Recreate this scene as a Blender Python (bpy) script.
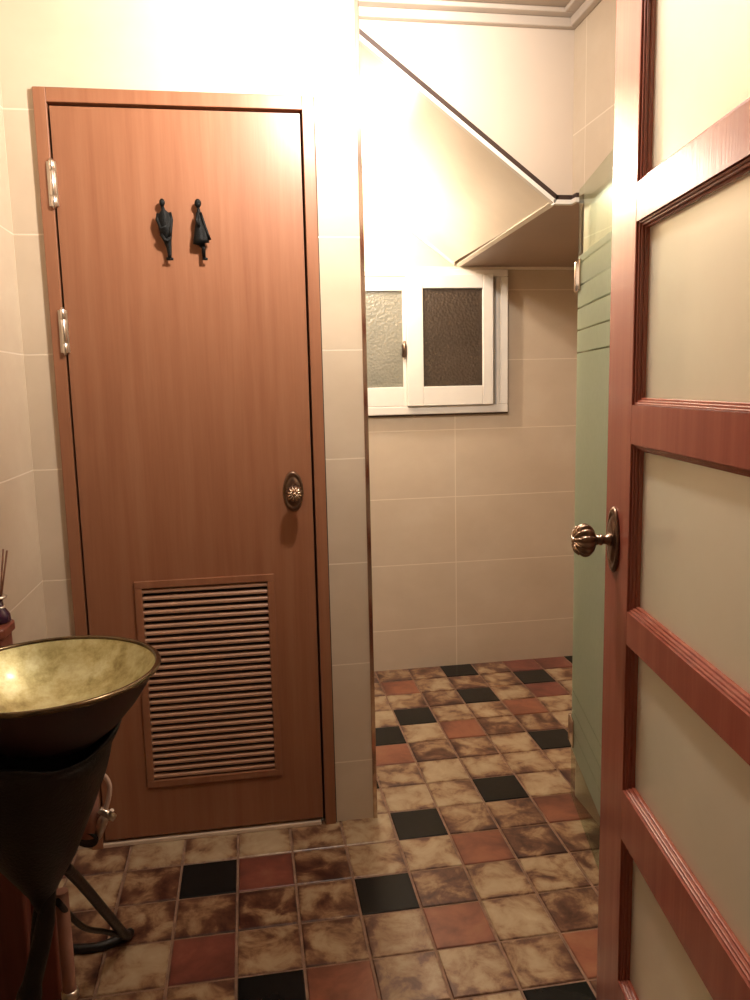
import bpy, bmesh, math, random
from mathutils import Vector, Matrix
PI = math.pi
random.seed(7)
SC = bpy.context.scene
COL = SC.collection
for o in list(bpy.data.objects):
    bpy.data.objects.remove(o)

# ------------------------------------------------------------------ camera
cam = bpy.data.objects.new('camera', bpy.data.cameras.new('camera'))
COL.objects.link(cam)
yaw, pit, rol = math.radians(-9.0803), math.radians(8.2787), math.radians(-1.2724)
ca, sa, cb, sb, cc, sc_ = math.cos(yaw), math.sin(yaw), math.cos(pit), math.sin(pit), math.cos(rol), math.sin(rol)
rz = Matrix(((ca, -sa, 0), (sa, ca, 0), (0, 0, 1)))
fw = rz @ Vector((0, cb, -sb)); up = rz @ Vector((0, sb, cb)); rt = rz @ Vector((1, 0, 0))
r2 = rt * cc + up * sc_; u2 = -rt * sc_ + up * cc
M = Matrix((r2, u2, -fw)).transposed().to_4x4()
M.translation = Vector((0.22593, -2.0566, 1.28262))
cam.matrix_world = M
cam.data.sensor_fit = 'VERTICAL'
cam.data.sensor_height = 36.0
cam.data.lens = 36.0 * 791.9 / 1000.0
cam.data.clip_start = 0.02
SC.camera = cam

# ------------------------------------------------------------------ world, lights, exposure
SC.view_settings.view_transform = 'Standard'
SC.view_settings.look = 'None'
SC.view_settings.exposure = 0.0
SC.view_settings.gamma = 1.0
SC.view_settings.use_curve_mapping = False
w = bpy.data.worlds.new('world'); SC.world = w; w.use_nodes = True
w.node_tree.nodes['Background'].inputs[0].default_value = (0.9, 0.75, 0.6, 1)
w.node_tree.nodes['Background'].inputs[1].default_value = 0.004

def light(name, loc, power, color, radius):
    d = bpy.data.lights.new(name, 'POINT'); d.energy = power; d.color = color; d.shadow_soft_size = radius
    o = bpy.data.objects.new(name, d); COL.objects.link(o); o.location = loc
    return o
LAMP = Vector((0.52, -0.48, 2.19))
light('room_lamp_light', LAMP, 14.5, (1.0, 0.91, 0.80), 0.045)
def spot(name, loc, target, power, color, size):
    d = bpy.data.lights.new(name, 'SPOT'); d.energy = power; d.color = color; d.shadow_soft_size = 0.045
    d.spot_size = math.radians(size); d.spot_blend = 1.0
    o = bpy.data.objects.new(name, d); COL.objects.link(o); o.location = loc
    o.rotation_euler = (Vector(target) - Vector(loc)).to_track_quat('-Z', 'Y').to_euler()
    return o
spot('added_wall_spot', LAMP, (0.28, 0.131, 2.08), 76.0, (1.0, 0.91, 0.80), 160)  # added unseen spot, brightens the upper door wall
spot('added_pane_spot', LAMP, (1.1, -1.15, 1.90), 88.0, (1.0, 0.91, 0.80), 150)  # added unseen spot, brightens the glazed door's stile and panes
light('shower_lamp_light', (0.575, 1.02, 2.03), 30.0, (1.0, 0.88, 0.735), 0.04)

# ------------------------------------------------------------------ node helpers / materials
def newmat(name):
    m = bpy.data.materials.new(name); m.use_nodes = True
    nt = m.node_tree; nt.nodes.clear()
    out = nt.nodes.new('ShaderNodeOutputMaterial'); b = nt.nodes.new('ShaderNodeBsdfPrincipled')
    nt.links.new(b.outputs[0], out.inputs[0])
    return m, nt, b, out
def N(nt, t, **kw):
    n = nt.nodes.new(t)
    for k, v in kw.items():
        if k.startswith('i_'): n.inputs[int(k[2:])].default_value = v
        else: setattr(n, k, v)
    return n
def ramp(nt, fac, stops):
    r = nt.nodes.new('ShaderNodeValToRGB'); nt.links.new(fac, r.inputs[0])
    e = r.color_ramp.elements
    e[0].position, e[0].color = stops[0][0], (*stops[0][1], 1)
    e[1].position, e[1].color = stops[-1][0], (*stops[-1][1], 1)
    for p, c in stops[1:-1]:
        x = e.new(p); x.color = (*c, 1)
    return r.outputs[0]
def coords(nt, scale=(1, 1, 1), loc=(0, 0, 0), rot=(0, 0, 0)):
    t = nt.nodes.new('ShaderNodeTexCoord'); mp = nt.nodes.new('ShaderNodeMapping')
    mp.inputs['Scale'].default_value = scale; mp.inputs['Location'].default_value = loc; mp.inputs['Rotation'].default_value = rot
    nt.links.new(t.outputs['Object'], mp.inputs[0]); return mp.outputs[0]
def noise(nt, vec, scale, detail=4, rough=0.55):
    n = nt.nodes.new('ShaderNodeTexNoise'); n.inputs['Scale'].default_value = scale
    n.inputs['Detail'].default_value = detail; n.inputs['Roughness'].default_value = rough
    nt.links.new(vec, n.inputs['Vector']); return n.outputs[0]
def bump(nt, b, h, strength, dist=0.01):
    n = nt.nodes.new('ShaderNodeBump'); n.inputs['Strength'].default_value = strength; n.inputs['Distance'].default_value = dist
    nt.links.new(h, n.inputs['Height']); nt.links.new(n.outputs[0], b.inputs['Normal'])
def plain(name, col, rough=0.5, metal=0.0, var=0.12, vs=8.0, bmp=0.0, coat=0.0):
    m, nt, b, out = newmat(name)
    n = noise(nt, coords(nt), vs)
    lo = tuple(c * (1 - var) for c in col); hi = tuple(min(1, c * (1 + var)) for c in col)
    nt.links.new(ramp(nt, n, [(0.3, lo), (0.7, hi)]), b.inputs['Base Color'])
    b.inputs['Roughness'].default_value = rough; b.inputs['Metallic'].default_value = metal
    b.inputs['Coat Weight'].default_value = coat
    if bmp: bump(nt, b, noise(nt, coords(nt), vs * 6), bmp)
    return m
def wood(name, dark, mid, lite, axis='Z', rough=0.38):
    m, nt, b, out = newmat(name)
    s = {'Z': (22, 22, 0.9), 'X': (0.9, 22, 22)}[axis]
    n1 = noise(nt, coords(nt, s), 1.6, 5, 0.6)
    s2 = tuple(v * 5 for v in s)
    n2 = noise(nt, coords(nt, s2), 1.5, 3, 0.6)
    mx = N(nt, 'ShaderNodeMath', operation='MULTIPLY_ADD', i_1=0.28); nt.links.new(n2, mx.inputs[0])
    ml = N(nt, 'ShaderNodeMath', operation='MULTIPLY', i_1=0.72); nt.links.new(n1, ml.inputs[0]); nt.links.new(ml.outputs[0], mx.inputs[2])
    nt.links.new(ramp(nt, mx.outputs[0], [(0.28, dark), (0.5, mid), (0.74, lite)]), b.inputs['Base Color'])
    b.inputs['Roughness'].default_value = rough
    bump(nt, b, n2, 0.04, 0.004)
    return m
def wall_tile(name, u, x0, z0=0.185):
    """cream ceramic tiles 0.6 x 0.3 in stacked rows with pale joints; u is the axis running along the wall"""
    m, nt, b, out = newmat(name)
    t = nt.nodes.new('ShaderNodeTexCoord'); sp = nt.nodes.new('ShaderNodeSeparateXYZ'); nt.links.new(t.outputs['Object'], sp.inputs[0])
    def jd(sock, off, period):       # distance to the nearest joint
        a = N(nt, 'ShaderNodeMath', operation='SUBTRACT', i_1=off); nt.links.new(sock, a.inputs[0])
        p = N(nt, 'ShaderNodeMath', operation='PINGPONG', i_1=period / 2); nt.links.new(a.outputs[0], p.inputs[0]); return p.outputs[0]
    dx = jd(sp.outputs[u], x0, 0.6); dz = jd(sp.outputs['Z'], z0, 0.2985)
    mn = N(nt, 'ShaderNodeMath', operation='MINIMUM'); nt.links.new(dx, mn.inputs[0]); nt.links.new(dz, mn.inputs[1])
    mr = N(nt, 'ShaderNodeMapRange'); nt.links.new(mn.outputs[0], mr.inputs[0])
    mr.inputs[1].default_value = 0.0012; mr.inputs[2].default_value = 0.0024
    n = noise(nt, coords(nt, (1.2, 1.2, 1.6)), 3.0, 6, 0.6)
    tile = ramp(nt, n, [(0.3, (0.56, 0.455, 0.34)), (0.55, (0.60, 0.495, 0.375)), (0.75, (0.64, 0.54, 0.42))])
    mix = N(nt, 'ShaderNodeMix', data_type='RGBA'); nt.links.new(mr.outputs[0], mix.inputs[0])
    mix.inputs[6].default_value = (0.76, 0.66, 0.53, 1); nt.links.new(tile, mix.inputs[7])
    nt.links.new(mix.outputs[2], b.inputs['Base Color'])
    b.inputs['Roughness'].default_value = 0.22; b.inputs['Specular IOR Level'].default_value = 0.45
    bump(nt, b, mr.outputs[0], 0.35, 0.001)
    return m
def floor_tile(name, stops, scale=9.0, rough=0.32, streak=(1, 1, 1), edge=0.085):
    m, nt, b, out = newmat(name)
    a = N(nt, 'ShaderNodeAttribute', attribute_name='tile_rand')
    n = nt.nodes.new('ShaderNodeTexNoise'); n.noise_dimensions = '4D'
    n.inputs['Scale'].default_value = scale; n.inputs['Detail'].default_value = 6; n.inputs['Roughness'].default_value = 0.62
    n.inputs['Distortion'].default_value = 0.5
    nt.links.new(coords(nt, streak), n.inputs['Vector'])
    w4 = N(nt, 'ShaderNodeMath', operation='MULTIPLY', i_1=37.0); nt.links.new(a.outputs['Fac'], w4.inputs[0]); nt.links.new(w4.outputs[0], n.inputs['W'])
    sh = N(nt, 'ShaderNodeMath', operation='MULTIPLY_ADD', i_1=0.16, i_2=-0.08); nt.links.new(a.outputs['Fac'], sh.inputs[0])
    ad0 = N(nt, 'ShaderNodeMath', operation='ADD'); nt.links.new(n.outputs[0], ad0.inputs[0]); nt.links.new(sh.outputs[0], ad0.inputs[1])
    uv = N(nt, 'ShaderNodeUVMap', uv_map='tile_uv'); sp = N(nt, 'ShaderNodeSeparateXYZ'); nt.links.new(uv.outputs[0], sp.inputs[0])
    ds = []
    for k in (0, 1):      # worn glaze: browner towards each tile's rim
        pp = N(nt, 'ShaderNodeMath', operation='PINGPONG', i_1=0.5); nt.links.new(sp.outputs[k], pp.inputs[0]); ds.append(pp.outputs[0])
    mn = N(nt, 'ShaderNodeMath', operation='MINIMUM'); nt.links.new(ds[0], mn.inputs[0]); nt.links.new(ds[1], mn.inputs[1])
    mr = N(nt, 'ShaderNodeMapRange'); nt.links.new(mn.outputs[0], mr.inputs[0])
    mr.inputs[1].default_value = 0.0; mr.inputs[2].default_value = 0.16; mr.inputs[3].default_value = -edge; mr.inputs[4].default_value = 0.0
    ad = N(nt, 'ShaderNodeMath', operation='ADD'); nt.links.new(ad0.outputs[0], ad.inputs[0]); nt.links.new(mr.outputs[0], ad.inputs[1])
    nt.links.new(ramp(nt, ad.outputs[0], stops), b.inputs['Base Color'])
    b.inputs['Roughness'].default_value = rough
    bump(nt, b, noise(nt, coords(nt), 40, 4), 0.12, 0.002)
    return m

MT = {}
MT['tile_x'] = wall_tile('tile_wall_x', 'X', 1.132)
MT['tile_door'] = wall_tile('tile_wall_door', 'X', 0.10)
MT['tile_y'] = wall_tile('tile_wall_y', 'Y', 0.131)
MT['door_wood'] = wood('door_wood', (0.235, 0.091, 0.046), (0.275, 0.115, 0.059), (0.315, 0.143, 0.077))
MT['slat_wood'] = wood('slat_wood', (0.36, 0.19, 0.12), (0.44, 0.25, 0.165), (0.50, 0.30, 0.20), 'X', 0.3)
MT['glazed_wood'] = wood('glazed_door_wood', (0.215, 0.052, 0.034), (0.26, 0.068, 0.043), (0.31, 0.092, 0.055), 'Z', 0.25)
MT['glazed_wood_h'] = wood('glazed_door_wood_rail', (0.215, 0.052, 0.034), (0.26, 0.068, 0.043), (0.31, 0.092, 0.055), 'Z', 0.25)
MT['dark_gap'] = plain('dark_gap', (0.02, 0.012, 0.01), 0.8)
MT['white'] = plain('white_gloss_plastic', (0.78, 0.74, 0.68), 0.28, var=0.04)
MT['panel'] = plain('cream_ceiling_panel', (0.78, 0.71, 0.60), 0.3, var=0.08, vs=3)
MT['soffit_panel'] = plain('shaded_soffit_panel', (0.36, 0.25, 0.18), 0.35, var=0.08, vs=3)  # same panel as the slope, with its shade put into the colour
MT['ceil'] = plain('ceiling_paint', (0.42, 0.34, 0.27), 0.6, var=0.05)
MT['steel'] = plain('brushed_steel', (0.75, 0.68, 0.60), 0.28, 1.0, 0.08, 30)
MT['mirror'] = plain('polished_metal_strip', (0.62, 0.50, 0.42), 0.12, 1.0, 0.1, 6)
MT['bronze'] = plain('aged_bronze', (0.22, 0.15, 0.11), 0.3, 1.0, 0.35, 40)
MT['bronze_hi'] = plain('pale_bronze_ridge', (0.62, 0.48, 0.36), 0.25, 1.0, 0.2, 60)  # paler bronze for the sunburst ridges
MT['iron'] = plain('black_iron', (0.013, 0.012, 0.012), 0.42, 0.3, 0.3, 30, 0.2)
MT['black_fig'] = plain('black_cast_metal', (0.005, 0.005, 0.005), 0.35, 0.0, 0.4, 90, 0.3)
MT['black_fig'].node_tree.nodes['Principled BSDF'].inputs['Specular IOR Level'].default_value = 0.12
MT['bowl_out'] = plain('dark_glazed_underside', (0.030, 0.011, 0.011), 0.5, 0.0, 0.3, 12)
MT['rim'] = plain('bronze_rim', (0.16, 0.12, 0.07), 0.18, 0.9, 0.3, 30)
MT['pvc'] = plain('pinkish_pipe', (0.42, 0.22, 0.17), 0.4, var=0.15)
MT['hose'] = plain('pale_hose', (0.58, 0.42, 0.33), 0.35, var=0.15)
MT['purple'] = plain('purple_glass', (0.05, 0.015, 0.05), 0.08, coat=0.5)
MT['reed'] = plain('reed_brown', (0.20, 0.08, 0.04), 0.6, var=0.3, vs=60)
MT['shelf_wood'] = wood('side_cabinet_wood', (0.17, 0.05, 0.033), (0.22, 0.066, 0.043), (0.26, 0.085, 0.055))
MT['grout'] = plain('grout', (0.26, 0.16, 0.11), 0.85, var=0.3, vs=30)
MT['t_beige'] = floor_tile('floor_tile_beige', [(0.28, (0.045, 0.014, 0.010)), (0.40, (0.13, 0.055, 0.032)), (0.48, (0.28, 0.165, 0.09)), (0.57, (0.39, 0.285, 0.175)), (0.76, (0.48, 0.38, 0.25))], 14.0)
MT['t_terra'] = floor_tile('floor_tile_terracotta', [(0.28, (0.11, 0.035, 0.022)), (0.5, (0.27, 0.095, 0.052)), (0.75, (0.36, 0.17, 0.09))], 7.0)
MT['t_red'] = floor_tile('floor_tile_dark_red', [(0.3, (0.10, 0.03, 0.022)), (0.55, (0.21, 0.064, 0.045)), (0.75, (0.30, 0.13, 0.085))], 9.0)
MT['t_black'] = floor_tile('floor_tile_black', [(0.3, (0.008, 0.008, 0.008)), (0.8, (0.016, 0.016, 0.016))], 8.0, 0.22)
MT['t_black'].node_tree.nodes['Principled BSDF'].inputs['Specular IOR Level'].default_value = 0.22

def gold_mat():
    m, nt, b, out = newmat('gold_leaf_glaze')
    n = noise(nt, coords(nt), 26, 8, 0.7)
    nt.links.new(ramp(nt, n, [(0.32, (0.36, 0.30, 0.12)), (0.5, (0.62, 0.58, 0.28)), (0.68, (0.80, 0.80, 0.50))]), b.inputs['Base Color'])
    b.inputs['Metallic'].default_value = 0.45; b.inputs['Roughness'].default_value = 0.42
    b.inputs['Coat Weight'].default_value = 0.4; b.inputs['Coat Roughness'].default_value = 0.15
    bump(nt, b, n, 0.3, 0.002)
    return m
MT['gold'] = gold_mat()
def frosted_pane():
    m, nt, b, out = newmat('frosted_pane_glass')
    b.inputs['Base Color'].default_value = (0.93, 0.93, 0.88, 1)
    b.inputs['Transmission Weight'].default_value = 1.0; b.inputs['Roughness'].default_value = 0.30; b.inputs['IOR'].default_value = 1.12
    d = N(nt, 'ShaderNodeBsdfDiffuse'); n = noise(nt, coords(nt), 30)
    nt.links.new(ramp(nt, n, [(0.3, (0.76, 0.76, 0.66)), (0.7, (0.82, 0.82, 0.72))]), d.inputs[0])
    t = N(nt, 'ShaderNodeBsdfTranslucent'); t.inputs[0].default_value = (0.88, 0.87, 0.76, 1)
    a = N(nt, 'ShaderNodeMixShader', i_0=0.55); nt.links.new(d.outputs[0], a.inputs[1]); nt.links.new(t.outputs[0], a.inputs[2])
    mix0 = N(nt, 'ShaderNodeMixShader', i_0=0.62)
    nt.links.new(b.outputs[0], mix0.inputs[1]); nt.links.new(a.outputs[0], mix0.inputs[2])
    cl = N(nt, 'ShaderNodeBsdfTransparent'); cl.inputs[0].default_value = (1.0, 0.97, 0.88, 1)
    mix = N(nt, 'ShaderNodeMixShader', i_0=0.38)
    nt.links.new(mix0.outputs[0], mix.inputs[1]); nt.links.new(cl.outputs[0], mix.inputs[2])
    g = N(nt, 'ShaderNodeBsdfGlossy'); g.inputs['Roughness'].default_value = 0.12
    m2 = N(nt, 'ShaderNodeMixShader', i_0=0.05); nt.links.new(mix.outputs[0], m2.inputs[1]); nt.links.new(g.outputs[0], m2.inputs[2])
    nt.links.new(m2.outputs[0], out.inputs[0])
    return m
MT['pane'] = frosted_pane()
def shower_glass():
    """clear glass with a frosted field crossed by thin clear lines"""
    m, nt, b, out = newmat('frosted_shower_glass')
    t = nt.nodes.new('ShaderNodeTexCoord'); sp = nt.nodes.new('ShaderNodeSeparateXYZ'); nt.links.new(t.outputs['Object'], sp.inputs[0])
    z = sp.outputs['Z']
    def gt(s, v):
        n = N(nt, 'ShaderNodeMath', operation='GREATER_THAN', i_1=v); nt.links.new(s, n.inputs[0]); return n.outputs[0]
    def lt(s, v):
        n = N(nt, 'ShaderNodeMath', operation='LESS_THAN', i_1=v); nt.links.new(s, n.inputs[0]); return n.outputs[0]
    def mul(a, c):
        n = N(nt, 'ShaderNodeMath', operation='MULTIPLY'); nt.links.new(a, n.inputs[0]); nt.links.new(c, n.inputs[1]); return n.outputs[0]
    def inv(a):
        n = N(nt, 'ShaderNodeMath', operation='SUBTRACT', i_0=1.0); nt.links.new(a, n.inputs[1]); return n.outputs[0]
    f = mul(gt(z, 0.165), lt(z, 1.625))
    for zs in (1.605, 1.544, 1.483, 1.422, 1.36, 0.355, 0.294, 0.233):
        f = mul(f, inv(mul(gt(z, zs - 0.0025), lt(z, zs + 0.0025))))
    clear = N(nt, 'ShaderNodeBsdfTransparent'); clear.inputs[0].default_value = (0.87, 0.92, 0.87, 1)
    gl = N(nt, 'ShaderNodeBsdfGlossy'); gl.inputs['Roughness'].default_value = 0.03
    c2 = N(nt, 'ShaderNodeMixShader', i_0=0.14); nt.links.new(clear.outputs[0], c2.inputs[1]); nt.links.new(gl.outputs[0], c2.inputs[2])
    d = N(nt, 'ShaderNodeBsdfDiffuse'); n = noise(nt, coords(nt), 60)
    nt.links.new(ramp(nt, n, [(0.3, (0.50, 0.55, 0.43)), (0.7, (0.56, 0.61, 0.49))]), d.inputs[0])
    tl = N(nt, 'ShaderNodeBsdfTranslucent'); tl.inputs[0].default_value = (0.60, 0.66, 0.50, 1)
    fr = N(nt, 'ShaderNodeMixShader', i_0=0.5); nt.links.new(d.outputs[0], fr.inputs[1]); nt.links.new(tl.outputs[0], fr.inputs[2])
    fr2 = N(nt, 'ShaderNodeMixShader', i_0=0.85); nt.links.new(c2.outputs[0], fr2.inputs[1]); nt.links.new(fr.outputs[0], fr2.inputs[2])
    mix = N(nt, 'ShaderNodeMixShader'); nt.links.new(f, mix.inputs[0]); nt.links.new(c2.outputs[0], mix.inputs[1]); nt.links.new(fr2.outputs[0], mix.inputs[2])
    nt.links.new(mix.outputs[0], out.inputs[0])
    return m
MT['shower_glass'] = shower_glass()
def obscure(name, lo, hi, rough):
    m, nt, b, out = newmat(name)
    v = N(nt, 'ShaderNodeTexVoronoi'); v.inputs['Scale'].default_value = 90; nt.links.new(coords(nt), v.inputs['Vector'])
    n = noise(nt, coords(nt), 5, 5)
    nt.links.new(ramp(nt, n, [(0.3, lo), (0.7, hi)]), b.inputs['Base Color'])
    b.inputs['Roughness'].default_value = rough; b.inputs['Specular IOR Level'].default_value = 0.7
    bump(nt, b, v.outputs[0], 0.5, 0.003)
    return m
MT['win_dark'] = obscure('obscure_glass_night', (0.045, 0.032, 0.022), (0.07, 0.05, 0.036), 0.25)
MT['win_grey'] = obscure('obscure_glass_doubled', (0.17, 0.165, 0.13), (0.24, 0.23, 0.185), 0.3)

# ------------------------------------------------------------------ mesh helpers
class MB:
    """collects shapes and links them as one mesh object"""
    def __init__(s): s.bm = bmesh.new()
    def poly(s, pts, mi=0):
        f = s.bm.faces.new([s.bm.verts.new(p) for p in pts]); f.material_index = mi; return f
    def hexa(s, c, mi=0):
        v = [s.bm.verts.new(p) for p in c]
        for q in ((0, 3, 2, 1), (4, 5, 6, 7), (0, 1, 5, 4), (1, 2, 6, 5), (2, 3, 7, 6), (3, 0, 4, 7)):
            f = s.bm.faces.new([v[i] for i in q]); f.material_index = mi
        return v
    def box(s, x0, x1, y0, y1, z0, z1, mi=0):
        s.hexa([(x0, y0, z0), (x1, y0, z0), (x1, y1, z0), (x0, y1, z0), (x0, y0, z1), (x1, y0, z1), (x1, y1, z1), (x0, y1, z1)], mi); return s
    def prism(s, pts, a, b, mi=0):
        """pts: outline (list of 3D points); extruded by the vector b-a"""
        d = Vector(b) - Vector(a)
        v0 = [s.bm.verts.new(Vector(p)) for p in pts]; v1 = [s.bm.verts.new(Vector(p) + d) for p in pts]
        n = len(pts)
        for vv in (v0[::-1], v1): s.bm.faces.new(vv).material_index = mi
        for i in range(n): s.bm.faces.new((v0[i], v0[(i + 1) % n], v1[(i + 1) % n], v1[i])).material_index = mi
        return s
    def tube(s, pts, rads, seg=12, mi=0, cap=True, flat=1.0):
        pts = [Vector(p) for p in pts]
        if not hasattr(rads, '__len__'): rads = [rads] * len(pts)
        rings = []; ref = None
        for i, p in enumerate(pts):
            t = (pts[min(i + 1, len(pts) - 1)] - pts[max(i - 1, 0)]).normalized()
            if ref is None:
                ref = Vector((0, 0, 1)) if abs(t.z) < 0.9 else Vector((1, 0, 0))
            a = (ref - t * ref.dot(t)).normalized(); ref = a; c = t.cross(a)
            rings.append([s.bm.verts.new(p + (a * math.cos(2 * PI * k / seg) + c * math.sin(2 * PI * k / seg) * flat) * rads[i]) for k in range(seg)])
        for i in range(len(rings) - 1):
            for k in range(seg):
                f = s.bm.faces.new((rings[i][k], rings[i][(k + 1) % seg], rings[i + 1][(k + 1) % seg], rings[i + 1][k])); f.material_index = mi; f.smooth = True
        if cap:
            for r in (rings[0][::-1], rings[-1]): s.bm.faces.new(r).material_index = mi
        return s
    def lathe(s, prof, origin, axis=(0, 0, 1), seg=48, mi=0, sx=1.0, sy=1.0, mod=None, close=True):
        """prof: (radius, height) pairs turned about axis; sx, sy squash the section"""
        z = Vector(axis).normalized()
        x = Vector((1, 0, 0)) if abs(z.x) < 0.7 else Vector((0, 1, 0))
        x = (x - z * x.dot(z)).normalized(); y = z.cross(x); o = Vector(origin)
        rings = []
        for r, h in prof:
            ring = []
            for k in range(seg):
                a = 2 * PI * k / seg
                rr, hh = (r, h) if mod is None else mod(r, h, a)
                ring.append(s.bm.verts.new(o + x * math.cos(a) * rr * sx + y * math.sin(a) * rr * sy + z * hh))
            rings.append(ring)
        for i in range(len(rings) - 1):
            for k in range(seg):
                f = s.bm.faces.new((rings[i][k], rings[i][(k + 1) % seg], rings[i + 1][(k + 1) % seg], rings[i + 1][k])); f.material_index = mi; f.smooth = True
        if close:
            for r in (rings[0][::-1], rings[-1]): s.bm.faces.new(r).material_index = mi
        return s
    def build(s, name, mats, parent=None, bevel=0.0, seg=2, shift=None):
        if not isinstance(mats, (list, tuple)): mats = [mats]
        if shift is not None: bmesh.ops.translate(s.bm, verts=s.bm.verts, vec=-Vector(shift))
        bmesh.ops.recalc_face_normals(s.bm, faces=s.bm.faces)
        me = bpy.data.meshes.new(name); s.bm.to_mesh(me); s.bm.free()
        for m in mats: me.materials.append(m)
        o = bpy.data.objects.new(name, me); COL.objects.link(o)
        if parent is not None: o.parent = parent
        if bevel:
            md = o.modifiers.new('bevel', 'BEVEL'); md.width = bevel; md.segments = seg; md.limit_method = 'ANGLE'; md.angle_limit = 0.6
            md.harden_normals = False
        return o
def struct(o, label=None):
    o['kind'] = 'structure'
    if label: o['label'] = label
    return o
def thing(name, label, cat, loc=(0, 0, 0), rotz=0.0, group=None):
    o = bpy.data.objects.new(name, None); COL.objects.link(o); o.location = loc; o.rotation_euler = (0, 0, rotz)
    o.empty_display_size = 0.05
    o['label'] = label; o['category'] = cat
    if group: o['group'] = group
    return o

# ------------------------------------------------------------------ main measures (metres)
YW = 0.131          # face of the wall that holds the closed door
YB = 1.336          # far wall of the shower
XL, XR = -0.332, 1.187
XP = 0.549          # free end of the partition
YF = 0.215          # face of the bulkhead under the stairs
ZC = 2.295
XFAR = 2.0
YBACK = -2.7

# ------------------------------------------------------------------ floor
T = 0.15
blacks = {(3, -2), (0, -1), (4, 0), (6, 1), (5, 5), (7, 6), (7, 8), (9, 7), (8, 3), (4, 4), (11, 8), (1, -4), (5, -5), (10, 1), (3, 2), (-3, -3)}
terras = {(2, -4), (4, -3), (5, -1), (7, 0), (4, 3), (6, 4), (8, 5), (6, -4), (5, 7), (10, 4), (3, -7)}
reds = {(1, -1), (0, -3), (9, 6), (9, 8), (10, 8), (-3, 0)}
bm = bmesh.new()
lay = bm.faces.layers.float.new('tile_rand'); uvl = bm.loops.layers.uv.new('tile_uv')
g = 0.0032
rr = random.Random(11)
for i in range(-3, 14):
    for j in range(-18, 9):
        x0, x1, y0, y1 = i * T + g, (i + 1) * T - g, j * T + g, (j + 1) * T - g
        x0 = max(x0, XL - 0.02); x1 = min(x1, XFAR); y1 = min(y1, YB + 0.005)
        if x1 - x0 < 0.01 or y1 - y0 < 0.01: continue
        if (i, j) in blacks: mi = 3
        elif (i, j) in terras: mi = 2
        elif (i, j) in reds: mi = 4
        else:
            mi = 1
            if j < -6 or i > 11:
                q = rr.random(); mi = 3 if q < 0.14 else 2 if q < 0.26 else 1
        val = rr.random(); b_ = 0.0022
        vs = [bm.verts.new(p) for p in ((x0, y0, -0.012), (x1, y0, -0.012), (x1, y1, -0.012), (x0, y1, -0.012),
              (x0, y0, -0.0016), (x1, y0, -0.0016), (x1, y1, -0.0016), (x0, y1, -0.0016),
              (x0 + b_, y0 + b_, 0), (x1 - b_, y0 + b_, 0), (x1 - b_, y1 - b_, 0), (x0 + b_, y1 - b_, 0))]
        for a in range(4):
            c = (a + 1) % 4
            for f in (bm.faces.new((vs[a], vs[c], vs[4 + c], vs[4 + a])), bm.faces.new((vs[4 + a], vs[4 + c], vs[8 + c], vs[8 + a]))):
                f.material_index = mi; f[lay] = val
        f = bm.faces.new(vs[8:12]); f.material_index = mi; f[lay] = val
        for lp, q in zip(f.loops, ((i * T, j * T), ((i + 1) * T, j * T), ((i + 1) * T, (j + 1) * T), (i * T, (j + 1) * T))):
            lp[uvl].uv = ((lp.vert.co.x - i * T) / T, (lp.vert.co.y - j * T) / T)
c = [(XL - 0.1, YBACK, -0.1), (XFAR + 0.1, YBACK, -0.1), (XFAR + 0.1, YB + 0.1, -0.1), (XL - 0.1, YB + 0.1, -0.1)]
v = [bm.verts.new(p) for p in c] + [bm.verts.new((p[0], p[1], -0.0032)) for p in c]
for q in ((0, 3, 2, 1), (4, 5, 6, 7), (0, 1, 5, 4), (1, 2, 6, 5), (2, 3, 7, 6), (3, 0, 4, 7)):
    f = bm.faces.new([v[k] for k in q]); f.material_index = 0
me = bpy.data.meshes.new('floor'); bm.to_mesh(me); bm.free()
for k in ('grout', 't_beige', 't_terra', 't_black', 't_red'): me.materials.append(MT[k])
fl = bpy.data.objects.new('floor', me); COL.objects.link(fl); struct(fl)

# ------------------------------------------------------------------ walls and ceiling
DX0, DX1, DZ1 = -0.257, 0.436, 2.026       # outer edges of the closed door's frame
m = MB()
m.box(XL - 0.1, DX0, YW, YW + 0.08, 0, ZC); m.box(DX1, XP, YW, YW + 0.08, 0, ZC); m.box(DX0, DX1, YW, YW + 0.08, DZ1, ZC)
struct(m.build('wall_front', MT['tile_door']))
struct(MB().box(XL - 0.1, XL, YBACK, YW, 0, ZC).build('wall_left', MT['tile_y']))
struct(MB().box(-0.1, XFAR + 0.1, YB, YB + 0.1, 0, ZC).build('wall_back', MT['tile_x']))
m = MB(); m.box(XR, XR + 0.1, YBACK, YW, 0, ZC); m.box(XR, XR + 0.1, YW, YF, 1.80, ZC)
struct(m.build('wall_right', MT['tile_y']))
struct(MB().box(XFAR, XFAR + 0.1, YW, YB, 0, ZC).build('wall_shower_right', MT['tile_y']))
struct(MB().box(0.445, 0.485, YW + 0.08, YB, 0, ZC).build('wall_shower_left', MT['tile_y']))
struct(MB().box(XR + 0.1, XFAR + 0.1, YW, YW + 0.1, 0, ZC).build('wall_shower_front', MT['tile_x']))
struct(MB().box(XL - 0.1, XFAR + 0.1, YBACK - 0.1, YB + 0.1, ZC, ZC + 0.1).build('ceiling', MT['ceil']))
struct(MB().box(XL - 0.1, XR + 0.1, YBACK - 0.1, YBACK, 0, ZC).build('wall_hall', plain('hall_paint', (0.15, 0.10, 0.07), 0.7)))

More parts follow.
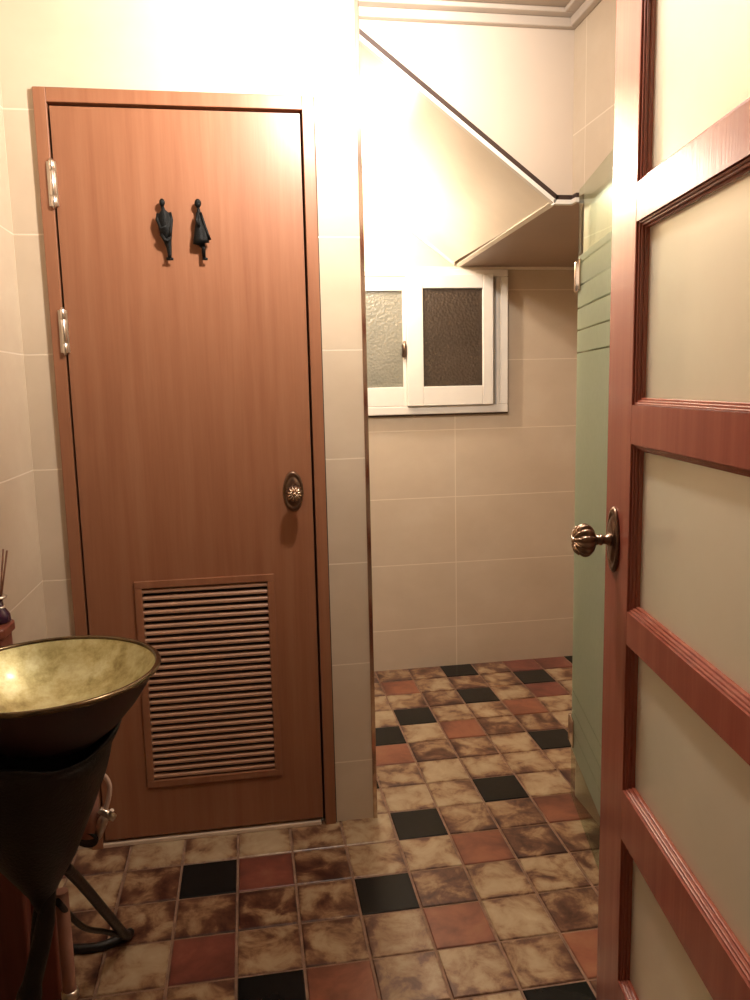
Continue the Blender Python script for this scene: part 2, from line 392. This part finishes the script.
# bulkhead (boxed-in underside of a staircase): vertical face, sloping underside, flat underside
FZ = 1.792; SL = 0.745; FX = 1.13
def zs(x): return FZ + (FX - x) * SL
x_top = FX - (ZC - FZ) / SL
m = MB()
m.prism([(x_top, YF, ZC), (FX, YF, FZ), (XR, YF, FZ), (XR, YF, ZC)], (0, 0, 0), (0, 0.02, 0))
m.prism([(XR, YF, FZ), (XFAR, YF, FZ), (XFAR, YF, ZC), (XR, YF, ZC)], (0, 0, 0), (0, 0.02, 0))
struct(m.build('wall_bulkhead', plain('bulkhead_paint', (0.62, 0.52, 0.43), 0.45, var=0.05, vs=2)))
m = MB()
m.prism([(x_top, YF + 0.02, ZC), (FX, YF + 0.02, FZ), (FX + 0.005, YF + 0.02, FZ + 0.012), (x_top + 0.02, YF + 0.02, ZC)], (0, 0, 0), (0, YB - YF - 0.02, 0))
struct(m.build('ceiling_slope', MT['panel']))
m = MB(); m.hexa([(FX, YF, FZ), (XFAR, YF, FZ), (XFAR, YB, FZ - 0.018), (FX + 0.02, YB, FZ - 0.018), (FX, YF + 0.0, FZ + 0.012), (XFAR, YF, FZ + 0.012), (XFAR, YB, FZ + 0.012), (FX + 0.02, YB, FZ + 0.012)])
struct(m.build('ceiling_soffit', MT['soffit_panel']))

# trims
n = Vector((SL, 0, 1)).normalized(); d = Vector((1, 0, -SL)).normalized()
def along(x, y, off): p = Vector((x, y, zs(x))) + n * off; return (p.x, p.y, p.z)
m = MB()          # dark channel and white strip following the bulkhead's lower edge
xa = x_top + 0.01
m.prism([along(xa, 0, -0.008), along(FX, 0, -0.008), along(FX, 0, 0.003), along(xa, 0, 0.003)], (0, 0, 0), (0, 0.02, 0), 0)
m.prism([along(xa, 0, 0.003), along(FX, 0, 0.003), along(FX, 0, 0.016), along(xa, 0, 0.016)], (0, 0, 0), (0, 0.008, 0), 1)
m.box(FX - 0.006, XR, 0, 0.02, FZ - 0.008, FZ + 0.004, 0); m.box(FX, XR, 0, 0.008, FZ + 0.004, FZ + 0.017, 1)
m.box(XR - 0.012, XR, -0.03, 0, FZ - 0.008, FZ + 0.004, 0); m.box(XR - 0.009, XR, -0.03, 0, FZ + 0.004, FZ + 0.017, 1)
bmesh.ops.translate(m.bm, verts=m.bm.verts, vec=(0, YF - 0.02, 0))
struct(m.build('trim_1', [MT['white'], plain('bronze_edge', (0.055, 0.032, 0.026), 0.4, 0.3)]))
m = MB()          # strip along the fold and where slope meets the far wall
m.prism([(FX - 0.008, YF, FZ + 0.001), (FX + 0.006, YF, FZ - 0.006), (FX + 0.012, YF, FZ), (FX, YF, FZ + 0.012)], (0, 0, 0), (0.018, YB - YF - 0.001, -0.014))
m.prism([(x_top + .01, YB - 0.012, zs(x_top + .01) - .010), (FX, YB - 0.012, FZ - .014), (FX, YB - 0.012, FZ + .002), (x_top + .01, YB - 0.012, zs(x_top + .01) + 0.004)], (0, 0, 0), (0, 0.0115, 0))
m.box(0.485, XFAR, YB - 0.015, YB - 0.0005, FZ - 0.030, FZ - 0.019)
struct(m.build('trim_2', MT['panel']))
m = MB()          # stepped crown moulding in the shower opening
for (dy, z0, z1) in ((0.050, 2.282, 2.295), (0.022, 2.257, 2.282)):
    m.box(x_top + 0.03, XR, YF - dy, YF, z0, z1); m.box(XR - dy, XR, -0.9, YF - dy, z0, z1)
struct(m.build('trim_3', plain('moulding_paint', (0.52, 0.44, 0.37), 0.4, var=0.04), bevel=0.004, seg=3))
m = MB()          # polished metal channel on the free end of the partition
m.box(XP, XP + 0.012, YW - 0.006, YW + 0.012, 0, ZC); m.box(XP, XP + 0.006, YW + 0.012, YW + 0.08, 0, ZC)
m.box(XP + 0.006, XP + 0.012, YW + 0.062, YW + 0.08, 0, ZC)
struct(m.build('trim_4', MT['mirror'], bevel=0.001))

# ------------------------------------------------------------------ door_1: closed toilet door
d1 = thing('toilet_door', 'closed brown wooden toilet door with louvre vent and two black figures on it', 'door', (0.09, YW, 0))
O1 = (0.09, YW, 0)
m = MB()
FW = 0.031
m.box(DX0, DX0 + FW, YW - 0.012, YW + 0.07, 0, DZ1); m.box(DX1 - FW, DX1, YW - 0.012, YW + 0.07, 0, DZ1); m.box(DX0 + FW, DX1 - FW, YW - 0.012, YW + 0.07, DZ1 - FW - 0.003, DZ1)
m.build('door_frame', MT['door_wood'], d1, 0.0015, shift=O1)
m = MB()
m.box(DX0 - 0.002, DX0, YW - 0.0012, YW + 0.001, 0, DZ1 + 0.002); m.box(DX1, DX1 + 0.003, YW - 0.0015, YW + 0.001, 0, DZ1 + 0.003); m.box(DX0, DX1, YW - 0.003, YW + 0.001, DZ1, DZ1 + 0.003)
m.build('shadow_line', MT['dark_gap'], d1, shift=O1)  # thin dark strips standing in for the shadow gap around the frame
LX0, LX1, LZ0, LZ1 = -0.095, 0.284, 0.168, 0.766   # louvre frame outer
LF = 0.020
ax0, ax1, az0, az1 = DX0 + FW + 0.0055, DX1 - FW - 0.0065, 0.022, DZ1 - FW - 0.011
m = MB()
y0, y1 = YW - 0.006, YW + 0.03
hx0, hx1, hz0, hz1 = LX0 + 0.006, LX1 - 0.006, LZ0 + 0.006, LZ1 - 0.006
m.box(ax0, hx0, y0, y1, az0, az1); m.box(hx1, ax1, y0, y1, az0, az1); m.box(hx0, hx1, y0, y1, hz1, az1); m.box(hx0, hx1, y0, y1, az0, hz0)
leaf = m.build('door_leaf', MT['door_wood'], d1, 0.0, shift=O1)
m = MB()
yy = YW - 0.011
m.box(LX0, LX1, yy, y0 + 0.03, LZ1 - LF, LZ1); m.box(LX0, LX1, yy, y0 + 0.03, LZ0, LZ0 + LF)
m.box(LX0, LX0 + LF, yy, y0 + 0.03, LZ0 + LF, LZ1 - LF); m.box(LX1 - LF, LX1, yy, y0 + 0.03, LZ0 + LF, LZ1 - LF)
lv = m.build('louvre_vent', MT['door_wood'], d1, 0.0015, shift=O1)
m = MB()
ns = 28; p = (LZ1 - LZ0 - 2 * LF) / ns
for k in range(ns):
    z = LZ0 + LF + p * (k + 0.5)
    m.prism([(LX0 + LF, yy + 0.004, z - 0.0040), (LX0 + LF, yy + 0.0035, z + 0.0015), (LX0 + LF, yy + 0.006, z + 0.0050), (LX0 + LF, yy + 0.016, z + 0.0062), (LX0 + LF, yy + 0.016, z + 0.0035), (LX0 + LF, yy + 0.007, z - 0.0045)], (0, 0, 0), (LX1 - LX0 - 2 * LF, 0, 0))
sl = m.build('slats', MT['slat_wood'], lv, shift=O1)
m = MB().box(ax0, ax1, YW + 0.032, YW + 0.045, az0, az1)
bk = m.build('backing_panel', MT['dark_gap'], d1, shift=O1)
def hinge(z0, z1):
    m = MB(); h = (z1 - z0)
    x = DX0 + FW + 0.0015; y = YW - 0.0165
    for a, b in ((0, .22), (.235, .765), (.78, 1)):
        m.lathe([(0.0055, z0 + h * a), (0.0066, z0 + h * a + .001), (0.0066, z0 + h * b - .001), (0.0055, z0 + h * b)], (x, y, 0), seg=20)
    m.lathe([(0.004, z0 - .004), (0.004, z1 + .004)], (x, y, 0), seg=14)
    m.box(x - 0.012, x + 0.010, YW - 0.0135, YW - 0.0065, z0 + .002, z1 - .002)
    o = m.build('hinge', MT['steel'], d1, shift=O1)
    o['label'] = 'steel knuckle hinge'
hinge(1.742, 1.853); hinge(1.380, 1.491)
m = MB().box(DX0 + FW - 0.003, DX1 - FW - 0.012, YW - 0.010, YW + 0.02, 0, 0.012)
m.build('threshold', plain('pale_sill', (0.66, 0.52, 0.40), 0.4), d1, 0.002, shift=O1)

# oval bronze knob set, axis pointing along -Y in its own space
def knob_set(parent, loc, rotz, stem, R=0.027):
    m = MB()
    m.lathe([(0.0275, 0), (0.0285, 0.002), (0.027, 0.005), (0.0235, 0.0055), (0.0225, 0.004), (0.020, 0.004), (0.018, 0.007), (0.012, 0.008)], (0, 0, 0), (0, -1, 0), 48, sx=1.0, sy=1.95)
    rose = m.build('rose', MT['bronze'], parent)
    rose.location = loc; rose.rotation_euler = (0, 0, rotz)
    m = MB()
    m.lathe([(0.0105, 0.006), (0.0115, 0.010), (0.008, 0.014), (0.0072, stem * 0.6), (0.0095, stem * 0.66), (0.0095, stem * 0.74), (0.0075, stem * 0.8), (0.010, stem)], (0, 0, 0), (0, -1, 0), 28)
    st = m.build('stem', MT['bronze'], parent); st.location = loc; st.rotation_euler = (0, 0, rotz)
    m = MB()
    prof = []
    for k in range(17):
        a = PI * k / 16
        prof.append((max(0.0008, R * math.sin(a)) * 1.0, stem + 0.017 - 0.0185 * math.cos(a)))
    def fl(r, h, a):
        t = abs(math.sin(a * 6)) ** 0.7
        k = 0.80 + 0.20 * t if r > 0.006 else 1
        return r * k, h
    m.lathe(prof, (0, 0, 0), (0, -1, 0), 96, mod=fl)
    kn = m.build('knob', MT['bronze'], parent); kn.location = loc; kn.rotation_euler = (0, 0, rotz)
    m = MB()
    for k in range(12):       # sunburst ridges on the knob's face
        a = 2 * PI * k / 12 + PI / 12
        c, s = math.cos(a), math.sin(a)
        pts = []
        for t in range(7):
            r = (0.007 + 0.0165 * t / 6) * R / 0.027
            y = -(stem + 0.0185 + 0.0178 * math.sqrt(max(0, 1 - (r / (R * 1.02)) ** 2)))
            pts.append((c * r, y, s * r))
        m.tube(pts, [0.0007, 0.0016, 0.0021, 0.0024, 0.0024, 0.0018, 0.0007], 8)
    m.lathe([(0.0052, stem + 0.030), (0.0052, stem + 0.0365), (0.003, stem + 0.0385), (0.0006, stem + 0.039)], (0, 0, 0), (0, -1, 0), 20)
    m.build('sunburst', MT['bronze_hi'], kn)
    return rose
knob_set(d1, (0.346 - O1[0], -0.006, 0.996), 0, 0.030, 0.0235)

# black figures (restroom signs) fixed on the door
def figure(name, label, parts, loc):
    m = MB()
    for kind, data in parts:
        if kind == 'e':       # rounded blob
            cx, cz, rx, rz_ = data
            m.lathe([(max(.02, math.sin(PI * k / 10)), -math.cos(PI * k / 10) * 0.006) for k in range(11)], (0, 0, 0), (0, -1, 0), 24)
            vs = list(m.bm.verts)[-24 * 11:]
            for v in vs:
                v.co.x = v.co.x * rx + cx; v.co.z = v.co.z * rz_ + cz
        else:
            m.tube([(x, yv, z) for x, yv, z, r in data], [r for x, yv, z, r in data], 14, flat=0.5)
    # short pins that hold the figure off the door
    o = m.build(name, MT['black_fig'])
    o.location = loc
    o['label'] = label; o['category'] = 'sign'
    return o
k_ = 0.000425
def P(X, Y, X0, Y0): return ((X - X0) * k_, -(Y - Y0) * k_)
def pc(X, Y, r, y=0.0, X0=265, Y0=300):
    a, b = P(X, Y, X0, Y0); return (a, y, b, r * k_)
man = [('e', (*P(264, 148, 265, 300), 17 * k_, 24 * k_)),
       ('t', [pc(264, 165, 9), pc(268, 190, 12), pc(272, 215, 34, -.001), pc(274, 250, 42, -.002), pc(276, 290, 42, -.002), pc(278, 330, 36, -.001), pc(284, 370, 24), pc(290, 410, 16), pc(292, 450, 12), pc(290, 472, 12)]),
       ('t', [pc(236, 212, 10), pc(232, 250, 11, -.005), pc(250, 300, 9, -.009), pc(280, 285, 8, -.009)]),
       ('t', [pc(306, 205, 10), pc(314, 250, 11, -.005), pc(306, 320, 10, -.009), pc(296, 350, 8, -.009)]),
       ('t', [pc(248, 335, 10, -.008), pc(268, 365, 11, -.008), pc(286, 372, 11, -.008), pc(304, 345, 9, -.008)]),
       ('t', [pc(270, 474, 8), pc(292, 474, 11), pc(312, 477, 7)])]
woman = [('e', (*P(488, 150, 495, 300), 20 * k_, 27 * k_)),
         ('t', [pc(489, 172, 9, 0, 495), pc(490, 195, 11, 0, 495), pc(492, 215, 16, 0, 495), pc(494, 260, 26, -.001, 495), pc(496, 310, 37, -.002, 495), pc(496, 360, 46, -.002, 495), pc(496, 384, 50, -.001, 495), pc(498, 388, 20, 0, 495), pc(508, 410, 12, 0, 495), pc(508, 468, 11, 0, 495)]),
         ('t', [pc(502, 205, 7, -.004, 495), pc(520, 270, 8, -.007, 495), pc(538, 330, 8, -.006, 495), pc(550, 366, 9, -.004, 495)]),
         ('t', [pc(482, 205, 7, -.004, 495), pc(476, 250, 8, -.008, 495), pc(490, 290, 8, -.010, 495)]),
         ('t', [pc(498, 472, 9, 0, 495), pc(515, 474, 10, 0, 495), pc(530, 476, 7, 0, 495)])]
y_fig = YW - 0.006 - 0.014
figure('man_sign', 'black metal figure of a slim man on brown door, left of the pair', man, (0.0395, y_fig, 1.690))
figure('woman_sign', 'black metal figure of a woman in flared dress on brown door, right of the pair', woman, (0.1315, y_fig, 1.690))
for nm, xs in (('man_sign', 0.0395), ('woman_sign', 0.1315)):
    ob = bpy.data.objects[nm]
    for zz in (0.02, -0.03): MB().tube([(0.004, 0.0, zz), (0.004, 0.0138, zz)], 0.0022, 8).build('mounting_pin', MT['black_fig'], ob)

# ------------------------------------------------------------------ window_1 in the shower
w1 = thing('window_1', '', 'window', (1.0, YB, 1.15)); del w1['label']; del w1['category']; w1['kind'] = 'structure'
OW = (1.0, YB, 1.15)
WX0, WX1, WZ0, WZ1 = 0.52, 1.364, 1.152, 1.760
m = MB()
y0 = YB - 0.030
m.box(WX0, WX1, y0, YB, WZ0, WZ0 + 0.035); m.box(WX0, WX1, y0, YB, WZ1 - 0.03, WZ1)
m.box(WX0, WX0 + 0.035, y0, YB, WZ0 + 0.035, WZ1 - 0.03); m.box(WX1 - 0.035, WX1, y0, YB, WZ0 + 0.035, WZ1 - 0.03)
m.box(WX1 - 0.052, WX1 - 0.035, y0 + 0.003, YB, WZ0 + 0.035, WZ1 - 0.03)
m.build('window_frame', MT['white'], w1, 0.003, shift=OW)
m = MB(); b_ = 0.006
m.box(WX0 - b_, WX1 + b_, YB - 0.010, YB, WZ0 - b_ - .002, WZ0); m.box(WX1, WX1 + b_, YB - 0.010, YB, WZ0, WZ1)
m.build('shadow_border', plain('brown_shadow', (0.10, 0.05, 0.035), 0.5), w1, shift=OW)  # brown strip drawn as the shadow outline below and right of the frame
def sash(name, x0, x1, z0, z1, px0, px1, pz0, pz1, y, mat):
    m = MB()
    yb = YB - 0.0005
    m.box(x0, px0, y, yb, z0, z1); m.box(px1, x1, y, yb, z0, z1); m.box(px0, px1, y, yb, pz1, z1); m.box(px0, px1, y, yb, z0, pz0)
    s_ = m.build(name, MT['white'], w1, 0.0025, shift=OW)
    m = MB().box(px0, px1, y + 0.010, y + 0.014, pz0, pz1)
    m.build('pane', mat, s_, shift=OW)
    return s_
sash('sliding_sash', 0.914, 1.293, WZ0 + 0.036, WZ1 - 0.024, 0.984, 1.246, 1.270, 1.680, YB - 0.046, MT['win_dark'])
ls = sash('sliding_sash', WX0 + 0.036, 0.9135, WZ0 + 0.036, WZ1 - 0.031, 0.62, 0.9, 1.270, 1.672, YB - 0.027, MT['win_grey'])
m = MB()
m.box(0.893, 0.911, YB - 0.040, YB - 0.0275, 1.395, 1.45); m.tube([(0.902, YB - 0.048, 1.462), (0.900, YB - 0.052, 1.43), (0.893, YB - 0.050, 1.40)], [0.006, 0.005, 0.004], 12)
la = m.build('latch', MT['bronze'], w1, shift=OW)

# ------------------------------------------------------------------ frosted glass shower door
gd = thing('shower_door', 'green frosted glass shower door with clear stripes, standing open beside the wooden door', 'door', (1.173, YW - 0.006, 0), 0)
ang = math.radians(12.5)
gd.rotation_euler = (0, 0, -ang)
m = MB().box(-0.004, 0.004, -0.56, -0.004, 0.012, 1.806)
m.build('glass_panel', MT['shower_glass'], gd, 0.001)
for z0 in (1.530, 0.185):
    m = MB()
    m.box(-0.010, -0.0045, -0.050, 0.0, z0, z0 + 0.085); m.box(0.0045, 0.010, -0.050, -0.001, z0, z0 + 0.085)
    m.lathe([(0.007, z0), (0.008, z0 + 0.002), (0.008, z0 + 0.083), (0.007, z0 + 0.085)], (-0.004, 0.008, 0), seg=18)
    h = m.build('hinge', MT['mirror'], gd, 0.0015)
# ------------------------------------------------------------------ wooden glazed door standing open at the right
DD = Vector((0.1459, 0.9893, 0)); P0 = Vector((0.832, -0.787, 0))
# local frame: X runs from the free edge towards the hinges, -Y is the face towards the basin side
wd_rot = math.atan2(-DD.y, -DD.x)
wd = thing('glazed_door', 'open reddish wooden door with frosted panes and bronze knob, at the right', 'door', P0, wd_rot)
# with this rotation local +X = -DD ; local +Y = rotate(-DD, +90deg)
TH = 0.038
# local Y sign that points towards the camera side (negative world x)
ly = Vector((-math.sin(wd_rot), math.cos(wd_rot), 0))
SGN = 1.0 if ly.x < 0 else -1.0     # +1: visible face looks along local +Y
def face(y): return -SGN * y          # depth y behind the visible face -> local Y
def dbox(m, s0, s1, d0, d1, z0, z1, mi=0):
    a, b = sorted((face(d0), face(d1))); m.box(s0, s1, a, b, z0, z1, mi)
W_, HZ = 0.75, 1.96
S0, S1 = 0.12, 0.63
opens = [(0.258, 0.522), (0.608, 0.860), (0.914, 1.183), (1.243, 1.515), (1.571, 1.845)]
m = MB(); dbox(m, 0, S0, 0, TH, 0.01, HZ); m.build('stile', MT['glazed_wood'], wd, 0.0025)
m = MB(); dbox(m, S1, W_, 0, TH, 0.01, HZ); m.build('stile', MT['glazed_wood'], wd, 0.0025)
zr = [(0.01, opens[0][0])] + [(opens[k][1], opens[k + 1][0]) for k in range(4)] + [(opens[4][1], HZ)]
for z0, z1 in zr:
    m = MB(); dbox(m, S0, S1, 0, TH, z0, z1); m.build('rail', MT['glazed_wood_h'], wd, 0.0)
GD = 0.017        # depth of the glass behind the visible face
for z0, z1 in opens:
    m = MB()
    # stepped moulding: three steps, mitred by construction as nested frames, on both faces
    for (w_, da, db) in ((0.004, 0.0035, TH - 0.0035), (0.0075, 0.0065, TH - 0.0065), (0.011, 0.011, TH - 0.011)):
        a0 = 0.0
        dbox(m, S0, S0 + w_, da, db, z0, z1); dbox(m, S1 - w_, S1, da, db, z0, z1)
        dbox(m, S0 + w_, S1 - w_, da, db, z0, z0 + w_); dbox(m, S0 + w_, S1 - w_, da, db, z1 - w_, z1)
    b = m.build('glazing_bead', MT['glazed_wood'], wd, 0.0012)
    m = MB(); dbox(m, S0 + 0.009, S1 - 0.009, GD, GD + 0.004, z0 + 0.009, z1 - 0.009)
    m.build('pane', MT['pane'], wd)
for side in (0, 1):
    rs = knob_set(wd, (0.050, face(0.0 if side == 0 else TH), 1.018), (PI if (SGN > 0) == (side == 0) else 0), 0.033, 0.0285)
m = MB(); dbox(m, -0.0012, 0.001, 0.008, 0.030, 0.95, 1.08); m.build('latch_plate', MT['bronze'], wd)
# jamb and wall by the hinges (out of frame, carries the door)
hx = P0 - DD * (W_ + 0.004)
struct(MB().box(hx.x + 0.0, XR, hx.y - 0.16, hx.y - 0.03, 0, ZC).build('wall_doorway', MT['tile_x']))
# ------------------------------------------------------------------ basin
BC = Vector((-0.139, -0.645, 0))
ba = thing('wash_basin', 'round wash basin with mottled gold interior, on black iron stand by left wall', 'basin', BC)
m = MB()
out = [(0.06, 0.668), (0.085, 0.672), (0.118, 0.698), (0.150, 0.735), (0.172, 0.768), (0.186, 0.792)]
m.lathe(out, (0, 0, 0), seg=72, close=False)
m.lathe([(0.06, 0.668), (0.0008, 0.666)], (0, 0, 0), seg=72, close=False)
m.build('bowl_underside', MT['bowl_out'], ba)
m = MB()
inn = [(0.1845, 0.797), (0.173, 0.781), (0.152, 0.757), (0.128, 0.736), (0.100, 0.718), (0.07, 0.707), (0.04, 0.703), (0.022, 0.702)]
m.lathe(inn, (0, 0, 0), seg=72, close=False)
bi = m.build('bowl_interior', MT['gold'], ba)
m = MB()
ring = []
for k in range(13):
    a = 2 * PI * k / 12
    ring.append((0.1885 + 0.0055 * math.cos(a), 0.796 + 0.005 * math.sin(a)))
m.lathe(ring, (0, 0, 0), seg=96, close=False)
m.build('rim', MT['rim'], ba)
m = MB().lathe([(0.024, 0.702), (0.024, 0.705), (0.019, 0.706), (0.018, 0.703), (0.0008, 0.703)], (0, 0, 0), seg=32)
m.build('drain', MT['steel'], ba)
bs = thing('basin_stand', 'black iron stand with pointed petals and splayed scroll feet under gold basin', 'stand', BC)
m = MB()
def pet(r, h, a):
    if h > 0.66:
        t = abs(math.cos(a * 2.0)) ** 3
        return r * (0.90 + 0.12 * t), 0.652 + (h - 0.652) * (0.35 + 0.85 * t)
    return r, h
m.lathe([(0.012, 0.345), (0.022, 0.375), (0.042, 0.41), (0.066, 0.45), (0.104, 0.54), (0.128, 0.60), (0.138, 0.635), (0.142, 0.655), (0.150, 0.67), (0.158, 0.686), (0.152, 0.688), (0.142, 0.668), (0.136, 0.655), (0.12, 0.60), (0.09, 0.53), (0.04, 0.44), (0.02, 0.43)], (-0.042, 0, 0), seg=96, mod=pet)
m.build('petal_cup', MT['iron'], bs)
def rel(p): return (p[0] - BC.x, p[1] - BC.y, p[2])
def smooth(pts, k=6):
    P_ = [Vector(p) for p in pts]; outp = []
    for i in range(len(P_) - 1):
        a, b, c_, d_ = P_[max(i - 1, 0)], P_[i], P_[i + 1], P_[min(i + 2, len(P_) - 1)]
        for t in range(k):
            u = t / k
            outp.append(0.5 * ((2 * b) + (c_ - a) * u + (2 * a - 5 * b + 4 * c_ - d_) * u * u + (3 * b - a - 3 * c_ + d_) * u ** 3))
    outp.append(P_[-1]); return outp
# right rear leg, its floor scroll and brace
m = MB()
m.tube(smooth([rel(q) for q in ((-0.140, -0.640, 0.425), (-0.129, -0.548, 0.318), (-0.116, -0.42, 0.165), (-0.104, -0.305, 0.030), (-0.100, -0.272, 0.012), (-0.118, -0.285, 0.010), (-0.165, -0.305, 0.009), (-0.235, -0.300, 0.009))]), 0.0105, 12)
m.build('leg', MT['iron'], bs)
m = MB().tube(smooth([rel(q) for q in ((-0.165, -0.610, 0.335), (-0.150, -0.50, 0.20), (-0.130, -0.39, 0.105), (-0.112, -0.325, 0.045))]), 0.006, 10)
m.build('brace', MT['iron'], bs)
m = MB().tube(smooth([rel(q) for q in ((-0.165, -0.645, 0.42), (-0.175, -0.655, 0.33), (-0.205, -0.685, 0.21), (-0.235, -0.705, 0.10), (-0.24, -0.71, 0.024))]), [0.014] * 6 + [0.017] * 6 + [0.022] * 6 + [0.026] * 6 + [0.024], 14)
m.build('leg', MT['iron'], bs)
m = MB().tube(smooth([rel(q) for q in ((-0.175, -0.635, 0.41), (-0.215, -0.585, 0.26), (-0.235, -0.56, 0.10), (-0.24, -0.555, 0.012))]), 0.0095, 12)
m.build('leg', MT['iron'], bs)
# drain pipe running down beside the stand
dp = thing('drain_pipe', 'pinkish drain pipe with shiny nuts, running down behind the basin stand', 'pipe', (-0.166, -0.572, 0))
m = MB(); m.lathe([(0.0125, 0.0), (0.0125, 0.33)], (0, 0, 0), seg=24); m.build('tube', MT['pvc'], dp)
for z in (0.10, 0.055): MB().lathe([(0.0135, z), (0.017, z + 0.003), (0.017, z + 0.016), (0.0135, z + 0.020)], (0, 0, 0), seg=8).build('nut', MT['steel'], dp)
# angle valve, flared pipe and hose behind the stand
av = thing('water_valve', 'metal angle valve with pale hose and flared pink pipe, beside the closed door', 'valve', (-0.16, -0.30, 0.0))
OV = Vector((-0.16, -0.30, 0.0))
def rv(q): return Vector(q) - OV
m = MB().tube([rv(q) for q in ((-0.150, -0.300, 0.44), (-0.160, -0.300, 0.36), (-0.170, -0.305, 0.29))], [0.014, 0.020, 0.026], 20)
m.build('flared_pipe', MT['pvc'], av)
m = MB()
ax = Vector((-0.2, -1.0, -0.45)).normalized()
m.lathe([(0.020, 0.0), (0.026, 0.003), (0.027, 0.02), (0.026, 0.024)], rv((-0.168, -0.296, 0.292)), ax, 28)
m.build('end_cap', MT['iron'], av)
m = MB()
m.tube([rv(q) for q in ((-0.155, -0.302, 0.285), (-0.140, -0.31, 0.310), (-0.125, -0.315, 0.338))], [0.016, 0.013, 0.010], 16)
m.tube([rv(q) for q in ((-0.138, -0.315, 0.352), (-0.122, -0.315, 0.340), (-0.106, -0.315, 0.328))], [0.008, 0.010, 0.008], 14)
m.tube([rv(q) for q in ((-0.116, -0.325, 0.340), (-0.108, -0.330, 0.356))], [0.003, 0.0045], 10)
m.build('valve_body', MT['steel'], av)
m = MB().tube(smooth([rv(q) for q in ((-0.128, -0.315, 0.345), (-0.118, -0.312, 0.372), (-0.114, -0.308, 0.402), (-0.122, -0.306, 0.424), (-0.135, -0.304, 0.432), (-0.150, -0.302, 0.425))]), 0.0055, 12)
m.build('hose', MT['hose'], av)

# ------------------------------------------------------------------ wooden side cabinet with reed diffuser
sc = thing('side_cabinet', 'narrow reddish wooden cabinet against left wall behind the basin', 'cabinet', (-0.29, -0.42, 0))
OC = Vector((-0.29, -0.42, 0))
m = MB().box(XL + 0.001, -0.262, -0.482, -0.400, 0, 0.808).box(-0.262, -0.215, -0.45, -0.400, 0, 0.62); m.build('body', MT['shelf_wood'], sc, 0.006, 3, shift=OC)
m = MB().prism([(XL + 0.001, -0.486, 0.808), (-0.268, -0.486, 0.808), (-0.256, -0.470, 0.808), (-0.254, -0.405, 0.808), (-0.262, -0.393, 0.808), (XL + 0.001, -0.380, 0.808)], (0, 0, 0), (0, 0, 0.020))
m.build('top', MT['shelf_wood'], sc, 0.004, 3, shift=OC)
rd = thing('reed_diffuser', 'purple glass reed diffuser bottle with silver collar, at the left edge', 'diffuser', (-0.278, -0.42, 0.828))
m = MB().lathe([(0.0008, 0.0005), (0.019, 0.0005), (0.021, 0.004), (0.020, 0.016), (0.014, 0.026), (0.009, 0.032), (0.008, 0.055)], (0, 0, 0), seg=28); m.build('bottle', MT['purple'], rd)
m = MB(); m.lathe([(0.009, 0.050), (0.017, 0.0505), (0.017, 0.054), (0.009, 0.0545)], (0, 0, 0), seg=28); m.lathe([(0.0088, 0.030), (0.0125, 0.0305), (0.0125, 0.033), (0.0088, 0.0335)], (0, 0, 0), seg=28)
m.build('collar', MT['steel'], rd)
for a, b in (((0, 0), (0.024, 0.004)), ((0, 0), (0.004, -0.02)), ((0, 0), (-0.018, 0.008)), ((0, 0), (0.012, 0.022))):
    m = MB().tube([(a[0], a[1], 0.006), (a[0] + b[0] * 0.28, a[1] + b[1] * 0.28, 0.055), (a[0] + b[0], a[1] + b[1], 0.145)], 0.0018, 8)
    m.build('reed', MT['reed'], rd)
# ceiling lamp body above the room light
cl = thing('ceiling_lamp', 'round white lamp fixed to the ceiling above the closed door', 'lamp', (0.52, -0.48, ZC))
m = MB().lathe([(0.085, -0.0005), (0.085, -0.016), (0.078, -0.024), (0.03, -0.026), (0.024, -0.045), (0.0008, -0.046)], (0, 0, 0), seg=36)
m.build('base', MT['white'], cl)
